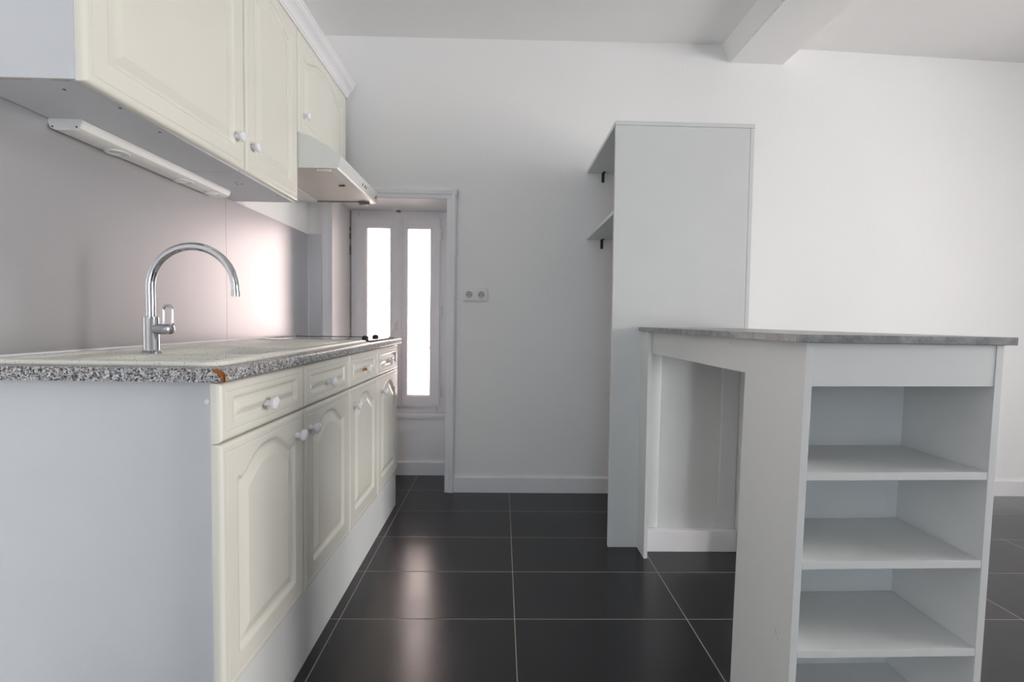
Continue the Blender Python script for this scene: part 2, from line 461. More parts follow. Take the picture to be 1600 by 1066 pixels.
# ------------------------------------------------------------------ panelled fronts
def axis_coords(w, step=.0034):
    a = np.concatenate([np.linspace(0, .010, 9), np.linspace(.0118, .0178, 4), np.array([.0188, .0194, .0202, .0210, .0216, .0226])])
    mid = np.arange(.0255, w-.0255, step)
    return np.concatenate([a, mid, (w-a)[::-1]])

def front_mesh(name, w, h, px, pz0, pz1, arch, thick=.02, drawer=False, shoulder=0.):
    """relief front in local coordinates: u along +Y, v along +Z, relief along +X (front plane at x = 0)"""
    U, V = axis_coords(w), axis_coords(h)
    uu, vv = np.meshgrid(U, V, indexing='ij')
    e = np.minimum(np.minimum(uu, w-uu), np.minimum(vv, h-vv))
    d = np.zeros_like(uu)
    r = .010; t = np.clip(1-e/r, 0, 1); d -= .009*(1-np.sqrt(np.clip(1-t*t, 0, 1)))
    d -= .0013*np.clip(1-np.abs(e-.0202)/.0012, 0, 1)
    # outline of the inner panel
    hw = w/2 - px; cu = w/2
    if arch > 0:
        T = np.linspace(-1, 1, 121)
        a = np.abs(T)
        f = np.where(a < .90, .5*(1+np.cos(np.pi*np.clip(a/.90, 0, 1)**1.5)), 0) - .06*np.exp(-((a-.86)/.07)**2)
        top = [(cu + hw*t_, pz1 + arch*f_) for t_, f_ in zip(T, f)]
    else:
        top = [(cu-hw, pz1), (cu+hw, pz1)]
    poly = [(cu+hw, pz0), (cu-hw, pz0)] + top
    P = np.array(poly); Q = np.roll(P, -1, 0)
    pts = np.stack([uu.ravel(), vv.ravel()], 1)
    best = np.full(len(pts), 1e9); inside = np.zeros(len(pts), bool)
    for (ax, ay), (bx_, by) in zip(P, Q):
        dx, dy = bx_-ax, by-ay; L2 = dx*dx+dy*dy
        if L2 < 1e-14: continue
        tt = np.clip(((pts[:, 0]-ax)*dx + (pts[:, 1]-ay)*dy)/L2, 0, 1)
        dd = (pts[:, 0]-ax-tt*dx)**2 + (pts[:, 1]-ay-tt*dy)**2
        best = np.minimum(best, dd)
        c = ((ay > pts[:, 1]) != (by > pts[:, 1]))
        with np.errstate(divide='ignore', invalid='ignore'):
            xi = ax + (pts[:, 1]-ay)*dx/(dy if dy else 1e-12)
        inside ^= c & (pts[:, 0] < xi)
    s = np.where(inside, np.sqrt(best), -np.sqrt(best)).reshape(uu.shape)
    k = .62 if drawer else 1.
    S = np.array([-.0035, -.0005, .004, .009, .013, .030, .034, .0355, .038])*k
    D = np.array([0, -.0008, -.0062, -.0082, -.0080, -.0026, -.0020, -.0003, 0.0])
    d += np.interp(s, S, D)
    nu, nv = uu.shape
    co = np.stack([d.ravel(), uu.ravel(), vv.ravel()], 1)
    idx = np.arange(nu*nv).reshape(nu, nv)
    quads = np.stack([idx[:-1, :-1].ravel(), idx[1:, :-1].ravel(), idx[1:, 1:].ravel(), idx[:-1, 1:].ravel()], 1).tolist()
    # sides and back
    ring = list(idx[:, 0]) + list(idx[-1, 1:]) + list(idx[::-1, -1][1:]) + list(idx[0, ::-1][1:-1])
    base = len(co)
    back = np.array([(-thick, co[i, 1], co[i, 2]) for i in ring])
    co = np.concatenate([co, back]); n = len(ring)
    for i in range(n):
        j = (i+1) % n
        quads.append([ring[j], ring[i], base+i, base+j])
    quads.append([base+i for i in range(n)][::-1][::-1])
    me = bpy.data.meshes.new(name)
    me.from_pydata(co.tolist(), [], quads); me.update()
    for p in me.polygons: p.use_smooth = True
    me.set_sharp_from_angle(angle=math.radians(50))
    me.materials.append(M['cream'])
    return me

def front(name, parent, X, y0, z0, w, h, warp=None, **k):
    me = front_mesh(name, w, h, **k)
    n = len(me.vertices); co = np.empty(n*3); me.vertices.foreach_get('co', co); co = co.reshape(-1, 3)
    co += np.array([X, y0, z0])
    if warp is not None:
        co = warp(co)
    me.vertices.foreach_set('co', co.ravel()); me.update()
    o = bpy.data.objects.new(name, me); C.objects.link(o)
    reparent(o, parent)
    return o

def knob(parent, X, y, z, brass=False):
    """round ceramic knob projecting along +X from the face at X"""
    bm = B()
    if brass:
        lathe(bm, [(.010, .017), (.0152, .0185), (.0165, .022), (.0155, .0265), (.011, .0295), (.005, .0308), (0, .031)], 28, (X, y, z), (1, 0, 0))
        k = obj('knob', bm, 'knob', parent, smooth=True)
        bm = B(); lathe(bm, [(.0085, 0), (.0085, .0015), (.005, .002), (.0045, .009), (.006, .011), (.006, .0175)], 20, (X, y, z), (1, 0, 0))
        st = obj('knob_stem', bm, 'brass', k, smooth=True); st['label'] = 'bare brass knob stem'
        return k
    lathe(bm, [(.0088, -.001), (.0092, .002), (.0078, .006), (.0080, .013), (.0105, .0165), (.0155, .0185), (.0165, .022), (.0155, .0265), (.011, .0295), (.005, .0308), (0, .031)], 28, (X, y, z), (1, 0, 0))
    return obj('knob', bm, 'knob', parent, smooth=True)

# ------------------------------------------------------------------ base units
XF = -.5695            # face of the fronts
YN, WM = .943, .400
ZT = .928              # worktop surface
def run_warp(co):      # fronts stretched a little lower towards the far end to fit lens barrel distortion
    co = co.copy(); co[:, 2] -= np.clip((ZT-co[:, 2]), 0, 1)*.050*(co[:, 1]-YN)/1.6
    return co
specs = [
    (0, 2, 'white and cream double-door sink base unit nearest the camera with an exposed end panel'),
    (2, 1, 'single-door cream base unit whose drawer knob hangs on a bare brass stem'),
    (3, 1, 'single-door cream base unit under the hob, farthest from the camera'),
]
for i0, nd, lab in specs:
    ya, yb = YN+.020*(i0 == 0)+WM*i0, YN+WM*(i0+nd)
    t = thing('base_cabinet', lab, 'cabinet', (-.86, (ya+yb)/2, 0), 'cream base units under the granite worktop')
    XB, XS = -1.13, -.5905
    if i0 == 0:
        e = obj('end_panel', bx(XB, XS+.001, ya-.001, ya+.017, 0, .9, .0008), 'melamine_cool', t)
        e['label'] = 'plain white melamine end panel'
        bm = B(); lathe(bm, [(.0, .0), (.0062, .0), (.0062, .001), (.005, .002), (0, .0022)], 20, (-.606, ya-.0005, .856), (0, -1, 0))
        obj('cover_cap', bm, 'white_plastic', e, smooth=True)
    else:
        obj('side_panel', bx(XB, XS, ya+.001, ya+.017, .15, .9), 'melamine_cool', t)
    obj('side_panel', bx(XB, XS, yb-.017, yb-.001, .15, .9) if i0 < 3 else bx(XB, XS, yb-.017, yb-.001, 0, .9), 'melamine_cool', t)
    obj('bottom_panel', bx(XB, XS, ya+.018, yb-.018, .185, .201), 'melamine_cool', t)
    obj('back_panel', bx(XB, XB+.006, ya+.018, yb-.018, .202, .9), 'melamine_cool', t)
    obj('front_rail', bx(XS-.10, XS, ya+.018, yb-.018, .884, .9), 'melamine_cool', t)
    for k in range(nd):
        y = YN+WM*(i0+k)+.0015; w = WM-.003
        dr = front('drawer_front', t, XF, y, .7725, w, .1235, px=.048, pz0=.036, pz1=.088, arch=0, drawer=True, warp=run_warp)
        ky = y+w/2; off = .050*(ky-YN)/1.6
        knob(dr, XF-.0035, ky-.012, .8235-off*.08+.001, brass=(i0 == 2))
        dd = front('door', t, XF, y, .2285, w, .5405, px=.062, pz0=.066, pz1=.455, arch=.047, warp=run_warp)
        kk = i0+k
        ky = [1.292, 1.384, 1.795, 2.200][kk]
        knob(dd, XF-.001, ky, [.704, .703, .694, .688][kk])
# plinth
def pw(x, y, z): return (x, y, z - (.0355*(y-YN)/1.6 if z > .1 else 0))
bm = B(); prism(bm, [(YN+.022, 0), (YN+1.598, 0), (YN+1.598, .2262), (YN+.022, .2262)], 'x', -.590, -.577)
o = obj('plinth', bm, 'melamine', warp=pw)
tag(o, 'long white plinth board along the floor under the cream base units', 'plinth')

# ------------------------------------------------------------------ worktop with a cut-out for the sink
WX0, WX1, WY0, WY1 = XL+.001, -.553, .931, 2.575
SX0, SX1, SY0, SY1 = -1.085, -.590, .968, 2.062      # sink outline
HX0, HX1, HY0, HY1 = -1.10, -.583, 2.075, 2.50
wt = thing('worktop', 'speckled grey granite-look worktop with a chipped near corner', 'worktop', (-.85, 1.75, .9))
def top_profile(x1):   # rounded front nosing
    return [(x1-.030, .9005), (x1-.004, .9005), (x1, .9045), (x1, ZT-.011), (x1-.0018, ZT-.005), (x1-.006, ZT-.0015), (x1-.012, ZT), (x1-.030, ZT)]
cx0, cx1, cy0, cy1 = SX0+.012, SX1-.012, SY0+.012, SY1-.012
bm = B()
prism(bm, top_profile(WX1), 'y', WY0, WY1)
for a in ((WX0, cx0, WY0, WY1), (cx1, WX1-.030, WY0, WY1), (cx0, cx1, WY0, cy0), (cx0, cx1, cy1, WY1)):
    box(bm, a[0], a[1], a[2], a[3], .9005, ZT)
bmesh.ops.remove_doubles(bm, verts=bm.verts, dist=1e-5)
obj('worktop_slab', bm, 'granite', wt)
# chipped corner: raw chipboard shows where the laminate broke away
bm = B()
e = .0006
f = [(-.5785, ZT-.0018), (-.5655, ZT-.0008), (-.556, ZT-.004), (WX1+e, ZT-.012), (WX1+e, .9015), (-.5585, .9015), (-.5605, .9065), (-.5575, .910), (-.563, .9145), (-.570, .9195)]
prism(bm, f, 'y', WY0-e, WY0+.0005)
g = [(WY0-e, ZT-.010), (WY0+.003, ZT-.011), (WY0+.0065, ZT-.016), (WY0+.0055, .912), (WY0+.0065, .906), (WY0+.004, .9015), (WY0-e, .9015)]
prism(bm, g, 'x', WX1-.0005, WX1+e)
c = obj('chipped_corner', bm, 'chip', wt); c['label'] = 'raw orange-brown chipboard showing at the broken corner'
tag(obj('sealant_bead', bx(XL+.0015, XL+.009, WY0, YB-.17, ZT+.0003, ZT+.010, .003), 'caulk', smooth=True),
    'thin white sealant bead where the worktop meets the steel splashback', 'sealant')

# ------------------------------------------------------------------ sink (height field)
def smooth(x): x = np.clip(x, 0, 1); return x*x*(3-2*x)
def rrect(xx, yy, x0, x1, y0, y1, r):
    """signed distance to a rounded rectangle, positive inside"""
    cx, cy = (x0+x1)/2, (y0+y1)/2
    qx, qy = np.abs(xx-cx)-((x1-x0)/2-r), np.abs(yy-cy)-((y1-y0)/2-r)
    return -(np.sqrt(np.maximum(qx, 0)**2+np.maximum(qy, 0)**2)+np.minimum(np.maximum(qx, qy), 0)-r)
sx, sy = np.linspace(SX0, SX1, 130), np.linspace(SY0, SY1, 300)
xx, yy = np.meshgrid(sx, sy, indexing='ij')
# pull the grid in at the outline's corners so that it is round
cxs, cys = (SX0+SX1)/2, (SY0+SY1)/2
rim = .0095
e = np.minimum(np.minimum(xx-SX0, SX1-xx), np.minimum(yy-SY0, SY1-yy))
hz = rim*np.sqrt(np.clip(1-(1-np.clip(e/.010, 0, 1))**2, 0, 1))
hz = hz - .0058*smooth((rrect(xx, yy, SX0+.028, SX1-.026, SY0+.026, SY1-.02, .03))/.010)
b1 = rrect(xx, yy, -.985+.03, -.638, 1.020, 1.215, .05); b2 = rrect(xx, yy, -.955, -.640, 1.248, 1.560, .06)
hz = hz - .135*smooth((b1)/.022) - .003*smooth((b1+.010)/.010) - .165*smooth((b2)/.022) - .003*smooth((b2+.010)/.010)
# drainer ridges
dr = rrect(xx, yy, -1.01, -.640, 1.60, 2.02, .03)
ph = (xx+.64)/.048
ridge = np.clip(1-np.abs((ph-np.floor(ph))-.5)/.16, 0, 1)
hz = hz + np.where(dr > 0, -.0045*smooth(dr/.02)+.0045*smooth(ridge)*smooth(dr/.03), 0)
rc = .035
qx, qy = np.abs(xx-cxs)-((SX1-SX0)/2-rc), np.abs(yy-cys)-((SY1-SY0)/2-rc)
corner = (qx > 0) & (qy > 0); ln = np.sqrt(qx**2+qy**2)+1e-9; mxq = np.maximum(qx, qy)
kf = np.where(corner, mxq/ln, 1)
xn = np.where(corner, cxs+np.sign(xx-cxs)*(((SX1-SX0)/2-rc)+qx*kf), xx)
yn = np.where(corner, cys+np.sign(yy-cys)*(((SY1-SY0)/2-rc)+qy*kf), yy)
co = np.stack([xn.ravel(), yn.ravel(), (ZT+.0004+hz).ravel()], 1)
nu, nv = xx.shape; idx = np.arange(nu*nv).reshape(nu, nv)
quads = np.stack([idx[:-1, :-1].ravel(), idx[1:, :-1].ravel(), idx[1:, 1:].ravel(), idx[:-1, 1:].ravel()], 1)
me = bpy.data.meshes.new('sink_basin'); me.from_pydata(co.tolist(), [], quads.tolist()); me.update()
for p in me.polygons: p.use_smooth = True
me.materials.append(M['resin'])
sk = thing('sink', 'cream speckled resin sink with two bowls and a ridged drainer set in the worktop', 'sink', (cxs, cys, ZT))
so = bpy.data.objects.new('sink_basin', me); C.objects.link(so); reparent(so, sk)
md = so.modifiers.new('thickness', 'SOLIDIFY'); md.thickness = .004; md.offset = -1
for (x, y, z) in ((-.80, 1.118, ZT+.0004-.1305), (-.80, 1.404, ZT+.0004-.1605)):
    bm = B(); lathe(bm, [(.045, 0), (.045, .003), (.036, .004), (.03, .001), (0, .001)], 32, (x, y, z))
    obj('drain', bm, 'chrome', sk, smooth=True)

# ------------------------------------------------------------------ tap
FXc, FYc, FZ = -.928, 1.244, ZT+.0046
fc = thing('mixer_tap', 'chrome mixer tap with a high curved spout standing behind the sink bowls', 'tap', (FXc, FYc, FZ))
bm = B(); lathe(bm, [(.0245, 0), (.0245, .0025), (.022, .005), (.0187, .007), (.0178, .0085), (.0178, .092), (.0173, .0935), (.0173, .0955), (.016, .097), (.011, .0975)], 40, (FXc, FYc, FZ))
obj('tap_body', bm, 'chrome_body', fc, smooth=True)
pts, rads = [(FXc, FYc, FZ+.096), (FXc, FYc, FZ+.13), (FXc, FYc, FZ+.15)], [.0108]*3
ZA = 1.104; RA = .1105
for i in range(0, 41):
    a = math.pi*(1-i/40*1.0)
    pts.append((FXc+RA+RA*math.cos(a), FYc-.0*i, ZA+(.003)+RA*.985*math.sin(a))); rads.append(.0108-.001*i/40)
pts.append((FXc+2*RA+.0008, FYc, ZA-.012)); rads.append(.0098)
bm = B(); tube(bm, pts, rads, 24)
sp = obj('spout', bm, 'chrome', fc, smooth=True)
bm = B(); tube(bm, [(FXc+2*RA+.0008, FYc, ZA-.005), (FXc+2*RA+.0008, FYc, ZA-.018)], .0106, 24); obj('aerator', bm, 'chrome_body', sp, smooth=True)
HZ = .9965
bm = B(); lathe(bm, [(.0138, .014), (.0138, .038), (.0132, .0385), (.0132, .0395), (.0138, .040), (.0138, .053), (.0125, .0575), (.008, .060), (0, .061)], 32, (FXc, FYc, HZ), (1, -.12, 0))
hd = obj('tap_cartridge', bm, 'chrome_body', fc, smooth=True)
# loop lever
lp = []; hx = FXc+.048; W2, H2 = .0118, .022
for i in range(40):
    a = 2*math.pi*i/40
    dx, dz = W2*math.cos(a), W2*math.sin(a)
    lp.append((hx+dx, FYc-.006, 1.031+dz+(H2-.0 if math.sin(a) > 0 else -H2)*.75))
bm = B(); tube(bm, lp, .0036, 12, closed=True)
obj('tap_lever', bm, 'chrome_body', hd, smooth=True)

# ------------------------------------------------------------------ hob
hob = thing('hob', 'thin black glass hob set in the worktop beyond the sink', 'hob', ((HX0+HX1)/2, (HY0+HY1)/2, ZT))
obj('glass_plate', bx(HX0, HX1, HY0, HY1, ZT+.001, ZT+.0065, .0015), 'black_glass', hob, smooth=True)
bm = B()
for a in ((HX0-.003, HX0-.0002, HY0-.003, HY1+.003), (HX1+.0002, HX1+.003, HY0-.003, HY1+.003), (HX0-.0002, HX1+.0002, HY0-.003, HY0-.0002), (HX0-.0002, HX1+.0002, HY1+.0002, HY1+.003)):
    box(bm, a[0], a[1], a[2], a[3], ZT+.0003, ZT+.0074)
obj('trim_frame', bm, 'black_knob', hob)
for x, y in ((-.622, 2.12), (-.622, 2.29)):
    bm = B(); lathe(bm, [(.0145, 0), (.0150, .003), (.0148, .010), (.0125, .016), (.008, .0195), (0, .0205)], 28, (x, y, ZT+.0066))
    obj('knob', bm, 'black_knob', hob, smooth=True)

# ------------------------------------------------------------------ splashback
SBZ = 1.512
o = obj('splashback_panel', bx(XL+.0005, XL+.004, .93, 1.9360, ZT+.002, 1.5185), 'steel'); tag(o, 'brushed steel splashback sheet behind the tap, the longer one nearest the camera', 'splashback', 'steel splashback sheets')
o = obj('splashback_panel', bx(XL+.0005, XL+.004, 1.9375, YB-.001, ZT+.002, 1.518), 'steel'); tag(o, 'brushed steel splashback sheet behind the hob, between the sheet seam and the room corner', 'splashback', 'steel splashback sheets')
o = obj('splashback_panel', bx(XL+.006, AX0-.0665, YB-.005, YB-.001, ZT+.002, 1.520), 'steel'); tag(o, 'narrow brushed steel splashback strip on the back wall beside the window casing', 'splashback', 'steel splashback sheets')
o = obj('corner_profile', bx(XL+.0041, XL+.0105, YB-.012, YB-.0055, ZT+.002, 1.519, .001), 'alu'); tag(o, 'thin vertical aluminium profile in the corner of the steel splashback', 'profile')

# ------------------------------------------------------------------ wall units
XW = -.8696
def wall_warp(co):
    co = co.copy(); y = co[:, 1]
    co[:, 2] += np.interp(y, [.98, 1.6, 2.7], [-.003, .006, .008])*np.clip((2.2-co[:, 2])/.68, 0, 1)
    return co
ZWB, ZWT = 1.519, 2.245
wl = [
    (.997, 1.598, ZWB, 'large cream wall unit nearest the camera with the spotlight bar below it'),
    (1.601, 2.001, ZWB, 'narrow full-height cream wall unit between the large one and the extractor hood'),
    (2.004, 2.604, 1.815, 'short cream wall unit above the extractor hood'),
]
GW = 'cream wall units in a row under the cornice'
for i, (ya, yb, zb, lab) in enumerate(wl):
    t = thing('wall_cabinet', lab, 'cabinet', (-1.0, (ya+yb)/2, zb), GW)
    X0, X1 = XL+.005, XW-.0205
    sp = obj('side_panel', bx(X0, X1, ya+.0005, ya+.0165, zb, ZWT), 'melamine_cool', t)
    obj('side_panel', bx(X0, X1, yb-.0165, yb-.0005, zb, ZWT), 'melamine_cool', t)
    bt = obj('bottom_panel', bx(X0, X1, ya+.017, yb-.017, zb, zb+.016), 'melamine_cool', t)
    obj('top_panel', bx(X0, X1, ya+.017, yb-.017, ZWT-.016, ZWT), 'melamine_cool', t)
    obj('back_panel', bx(X0, X0+.004, ya+.017, yb-.017, zb+.016, ZWT-.016), 'melamine_cool', t)
    w = yb-ya-.003; hgt = ZWT-.004-zb
    d = front('door', t, XW, ya+.0015, zb+.0, w, hgt, px=.062, pz0=.066, pz1=hgt-.088, arch=.05, warp=wall_warp if i < 2 else None)
    ky, kz = [(1.545, 1.617), (1.640, 1.617), (2.062, 1.905)][i]
    knob(d, XW-.001, ky, kz)
    if i == 0:
        bm = B()
        for xa, xb in ((-1.135, -.985), (-.945, -.905)): box(bm, xa, xb, ya+.006, ya+.0085, zb-.0006, zb+.001)
        q = obj('bare_edge', bm, 'brown_stain', sp); q['label'] = 'yellowed bare strip where the edge band is missing'
    if i < 2:
        hs = ((-.955, 1.045), (-.905, 1.13), (-.915, 1.27)) if i == 0 else ((-.97, 1.72), (-.96, 1.74), (-.98, 1.745), (-1.07, 1.80), (-.91, 1.90))
        for x, y in hs: obj('screw_hole', bx(x-.0025, x+.0025, y-.0025, y+.0025, zb-.0008, zb+.001), 'dark', bt)
# cornice
bm = B()
pr = [(-.883, 2.238), (-.866, 2.238), (-.866, 2.249), (-.862, 2.253), (-.860, 2.262), (-.852, 2.276), (-.842, 2.286), (-.838, 2.289), (-.838, 2.295), (-.834, 2.298), (-.832, 2.308), (-.827, 2.312), (-.827, 2.320), (-.883, 2.320)]
prism(bm, pr, 'y', .97, 2.622)
tag(obj('cornice', bm, 'trim', smooth=True, angle=25), 'glossy white moulded cornice running along the top of the wall units', 'cornice')
# spotlight bar
lb = thing('light_bar', 'white under-cabinet light bar with round spotlights fixed beneath the near wall unit', 'light', (-1.095, 1.51, 1.492))
bm = B()
pr = [(-1.134, ZWB-.0008), (-1.136, ZWB-.010), (-1.131, ZWB-.022), (-1.120, ZWB-.0275), (-1.070, ZWB-.0275), (-1.060, ZWB-.022), (-1.0545, ZWB-.010), (-1.0555, ZWB-.0008)]
prism(bm, pr, 'y', 1.203, 1.83)
obj('housing', bm, 'white_plastic', lb, smooth=True, angle=30)
bm = B(); cxp, czp = -1.095, ZWB-.014
prism(bm, [((x-cxp)*1.01+cxp, (z-czp)*1.03+czp) for x, z in pr], 'y', 1.197, 1.203)
cap = obj('end_cap', bm, 'hood', lb)
for x in (-1.125, -1.066): obj('screw', lathe(B(), [(.0022, 0), (.002, .001), (0, .0012)], 12, (x, 1.1968, ZWB-.020), (0, -1, 0)), 'steel_dark', cap, smooth=True)
for x, y in ((-1.094, 1.352), (-1.092, 1.622), (-1.088, 1.775)):
    bm = B(); lathe(bm, [(.029, 0), (.029, .002), (.027, .0035), (.021, .0035), (.020, .001), (.020, -.001)], 36, (x, y, ZWB-.0275), (0, 0, -1))
    r = obj('spotlight', bm, 'hood', lb, smooth=True)
    bm = B(); lathe(bm, [(.0195, .0012), (.012, .0022), (0, .0026)], 28, (x, y, ZWB-.0275), (0, 0, -1)); obj('lens', bm, 'lens', r, smooth=True)

# ------------------------------------------------------------------ extractor hood
HY_0, HY_1 = 2.0055, 2.603
hd = thing('extractor_hood', 'white extractor hood with a perforated filter hanging below the short wall unit', 'extractor hood', (-.92, 2.3, 1.66))
pr = [(XL+.006, 1.812), (-.868, 1.812), (-.835, 1.806), (-.790, 1.786), (-.735, 1.752), (-.692, 1.722), (-.690, 1.715), (-.703, 1.672), (-.709, 1.668), (XL+.006, 1.668)]
# shell: two end caps + folded skin, open below where the filter sits
bm = B()
prism(bm, pr, 'y', HY_0, HY_0+.012); prism(bm, pr, 'y', HY_1-.012, HY_1)
outer = pr[1:9]; inner = [(-.868, 1.803), (-.837, 1.798), (-.795, 1.778), (-.741, 1.745), (-.703, 1.718), (-.703, 1.714), (-.714, 1.677), (-.7155, 1.6763)]
prism(bm, outer+inner[::-1], 'y', HY_0+.012, HY_1-.012)
prism(bm, [(XL+.006, 1.668), (XL+.016, 1.668), (XL+.016, 1.803), (-.868, 1.803), (-.868, 1.812), (XL+.006, 1.812)], 'y', HY_0+.012, HY_1-.012)
obj('hood_shell', bm, 'hood', hd, smooth=True, angle=20)
bm = B(); box(bm, -.752, -.712, HY_0+.013, HY_1-.013, 1.669, 1.675, .001); box(bm, XL+.017, -1.018, HY_0+.013, HY_1-.013, 1.669, 1.675, .001)
obj('underside_strip', bm, 'hood', hd)
obj('grease_filter', bx(-1.017, -.753, HY_0+.013, HY_1-.03, 1.671, 1.676), 'filter', hd)
obj('filter_edge', bx(-1.018, -.752, HY_1-.03, HY_1-.0125, 1.667, 1.674), 'grey_plastic', hd)
bm = B(); box(bm, -.795, -.765, 2.27, 2.28, 1.667, 1.6708, .001); box(bm, -.775, -.762, 2.262, 2.27, 1.6665, 1.6705, .001)
obj('filter_catch', bm, 'steel_dark', hd)
obj('lamp_holder', bx(-.80, -.742, HY_0+.014, HY_0+.03, 1.660, 1.6705, .003), 'cream_side', hd, smooth=True)
obj('lamp_holder', bx(-.79, -.735, HY_1-.035, HY_1-.006, 1.655, 1.667, .003), 'grey_plastic', hd, smooth=True)
# buttons on the sloping front lip
nx = Vector((.045, 0, -.012)).normalized()
def onlip(y, s):  # s: 0 bottom .. 1 top of the lip
    return Vector((-.703+.013*s, y, 1.672+.043*s))
lipu = Vector((.013, 0, .043)).normalized(); lipn = Vector((.043, 0, -.013)).normalized()
def plate(bm, y0, y1, s0, s1, t, r):
    pts = []
    for i in range(24):
        a = 2*math.pi*i/24
        cy = (y1-r if math.cos(a) > 0 else y0+r)+r*math.cos(a)
        hh = (s1-s0)/2*math.sin(a)+(s0+s1)/2
        pts.append(onlip(cy, hh))
    A = [bm.verts.new(p) for p in pts]; Bv = [bm.verts.new(p+lipn*t) for p in pts]
    bm.faces.new(A); bm.faces.new(Bv[::-1])
    for i in range(24): bm.faces.new((A[i], A[(i+1) % 24], Bv[(i+1) % 24], Bv[i]))
bm = B(); plate(bm, 2.30, 2.405, .15, .8, .0015, .012); cp = obj('control_panel', bm, 'white_plastic', hd)
for y in (2.318, 2.352, 2.376):
    bm = B(); plate(bm, y, y+.012, .3, .65, .003, .004); obj('button', bm, 'grey_plastic', cp)
bm = B(); plate(bm, 2.556, 2.572, .3, .7, .002, .006); obj('indicator', bm, 'grey_plastic', hd)

# ------------------------------------------------------------------ wall socket, painted-over plate
so = thing('double_socket', 'white double wall socket beside the window casing on the back wall', 'socket', (-.159, YB, 1.146))
obj('cover_plate', bx(-.232, -.086, YB-.011, YB-.0005, 1.145, 1.222, .003), 'white_plastic', so, smooth=True)
for cx in (-.1945, -.1235):
    bm = B(); box(bm, cx-.023, cx+.023, YB-.0125, YB-.0108, 1.161, 1.206, .0008)
    ins = obj('socket_insert', bm, 'white_plastic', so)
    bm = B(); lathe(bm, [(.0205, 0), (.0205, .0006), (0, .0007)], 32, (cx, YB-.0125, 1.1835), (0, -1, 0)); rr = obj('socket_recess', bm, 'socket_shade', ins, smooth=True)
    bm = B()
    for dx in (-.0095, .0095): lathe(bm, [(.0028, 0), (.0028, .0004), (0, .0005)], 14, (cx+dx, YB-.0131, 1.1815), (0, -1, 0))
    obj('pin_hole', bm, 'dark', ins)
    bm = B(); lathe(bm, [(.0024, 0), (.0022, .006), (0, .0075)], 14, (cx, YB-.013, 1.194), (0, -1, 0)); obj('earth_pin', bm, 'grey_plastic', ins, smooth=True)
bm = B(); box(bm, 1.035, 1.232, YB-.0009, YB-.0001, 2.435, 2.575, .0004)
tag(obj('blanking_plate', bm, 'wall'), 'painted-over square cover plate high on the back wall beside the beam', 'plate')

# ------------------------------------------------------------------ tall shelving unit
TY0 = 2.069
def tw(x, y, z): return (x-.0052*(z), y, z)
su = thing('shelving_unit', 'tall white shelving unit standing against the back wall behind the breakfast bar', 'shelving unit', (.8, 2.4, 0))
obj('side_panel', bx(.5015, 1.103, TY0, TY0+.018, 0, 1.9035, .0006), 'melamine', su, warp=tw)
obj('back_panel', bx(1.1045, 1.122, TY0, YB-.002, 0, 1.9035, .0006), 'melamine', su, warp=tw)
obj('top_board', bx(.500, 1.124, TY0-.0, YB-.002, 1.905, 1.9235, .0006), 'melamine', su, warp=tw)
obj('shelf', bx(.5015, 1.103, TY0+.0185, YB-.002, 1.518, 1.537, .0006), 'melamine', su, warp=tw)
for z in (1.904, 1.517):
    bm = B(); box(bm, .583, .600, YB-.0055, YB-.0025, z-.052, z, .0006); box(bm, .583, .600, YB-.042, YB-.0055, z-.003, z, .0006)
    obj('bracket', bm, 'steel_dark', su, warp=tw)
# boards fixed on the unit's side under the bar
o = obj('fixing_strip', bx(.668, .722, TY0-.016, TY0-.0005, .098, .995, .004), 'melamine', su, smooth=True); o['label'] = 'narrow vertical batten at the left'
o = obj('fixing_strip', bx(1.003, 1.077, TY0-.018, TY0-.0005, .098, .995, .001), 'melamine', su); o['label'] = 'wider vertical batten at the right'
o = obj('skirting_board', bx(.652, 1.077, TY0-.042, TY0-.0005, 0, .097, .002), 'trim', su); o['label'] = 'white skirting board across the foot of the panel'

# ------------------------------------------------------------------ breakfast bar
def bw(x, y, z): return (x+.0107*(z-.99), y, z+.011*(x-.657) if z > .05 and z < .98 else z)
un = thing('shelf_unit', 'low white open shelf unit carrying the near end of the breakfast bar', 'shelf unit', (.876, 1.1, 0))
UY0, UY1 = .980, 1.224
obj('side_panel', bx(.657, .6735, UY0, UY1, 0, .9955, .0006), 'melamine', un, warp=bw)
obj('side_panel', bx(1.0785, 1.095, UY0, UY1, 0, .9955, .0006), 'melamine', un, warp=bw)
obj('back_panel', bx(.674, 1.078, UY1-.021, UY1-.005, 0, .9955), 'melamine', un, warp=bw)
f = obj('fascia_board', bx(.674, 1.078, UY0+.001, UY0+.017, .9005, .9955, .0006), 'melamine', un, warp=bw)
for z in (.711, .512, .310, .108):
    obj('shelf', bx(.6742, 1.0778, UY0+.0005, UY1-.0215, z-.0175, z, .0006), 'melamine', un, warp=bw)
obj('kickboard', bx(.6742, 1.0778, UY0+.03, UY0+.046, 0, .0895), 'melamine', un, warp=bw)
# apron + end leg carrying the far end
sp = thing('bar_support', 'white side boards and end legs holding up the far end of the breakfast bar', 'support', (.645, 1.6, 0))
bm = B(); prism(bm, [(.6465, 2.045), (.6585, UY1+.001), (.6755, UY1+.001), (.6635, 2.045)], 'z', .9025, .9955)
obj('side_board', bm, 'melamine', sp)
bm = B(); box(bm, .6295, .6455, 1.967, 2.0685, 0, .9955, .0006)
def lw(x, y, z): return (x+.006*(1-z), y, z)
obj('leg', bm, 'melamine', sp, warp=lw)
# the same leg and board on the far long side
obj('leg', bx(1.079, 1.095, 1.967, 2.0685, 0, .9955, .0006), 'melamine', sp)
obj('side_board', bx(1.0785, 1.0945, UY1+.001, 1.966, .9025, .9955), 'melamine', sp)
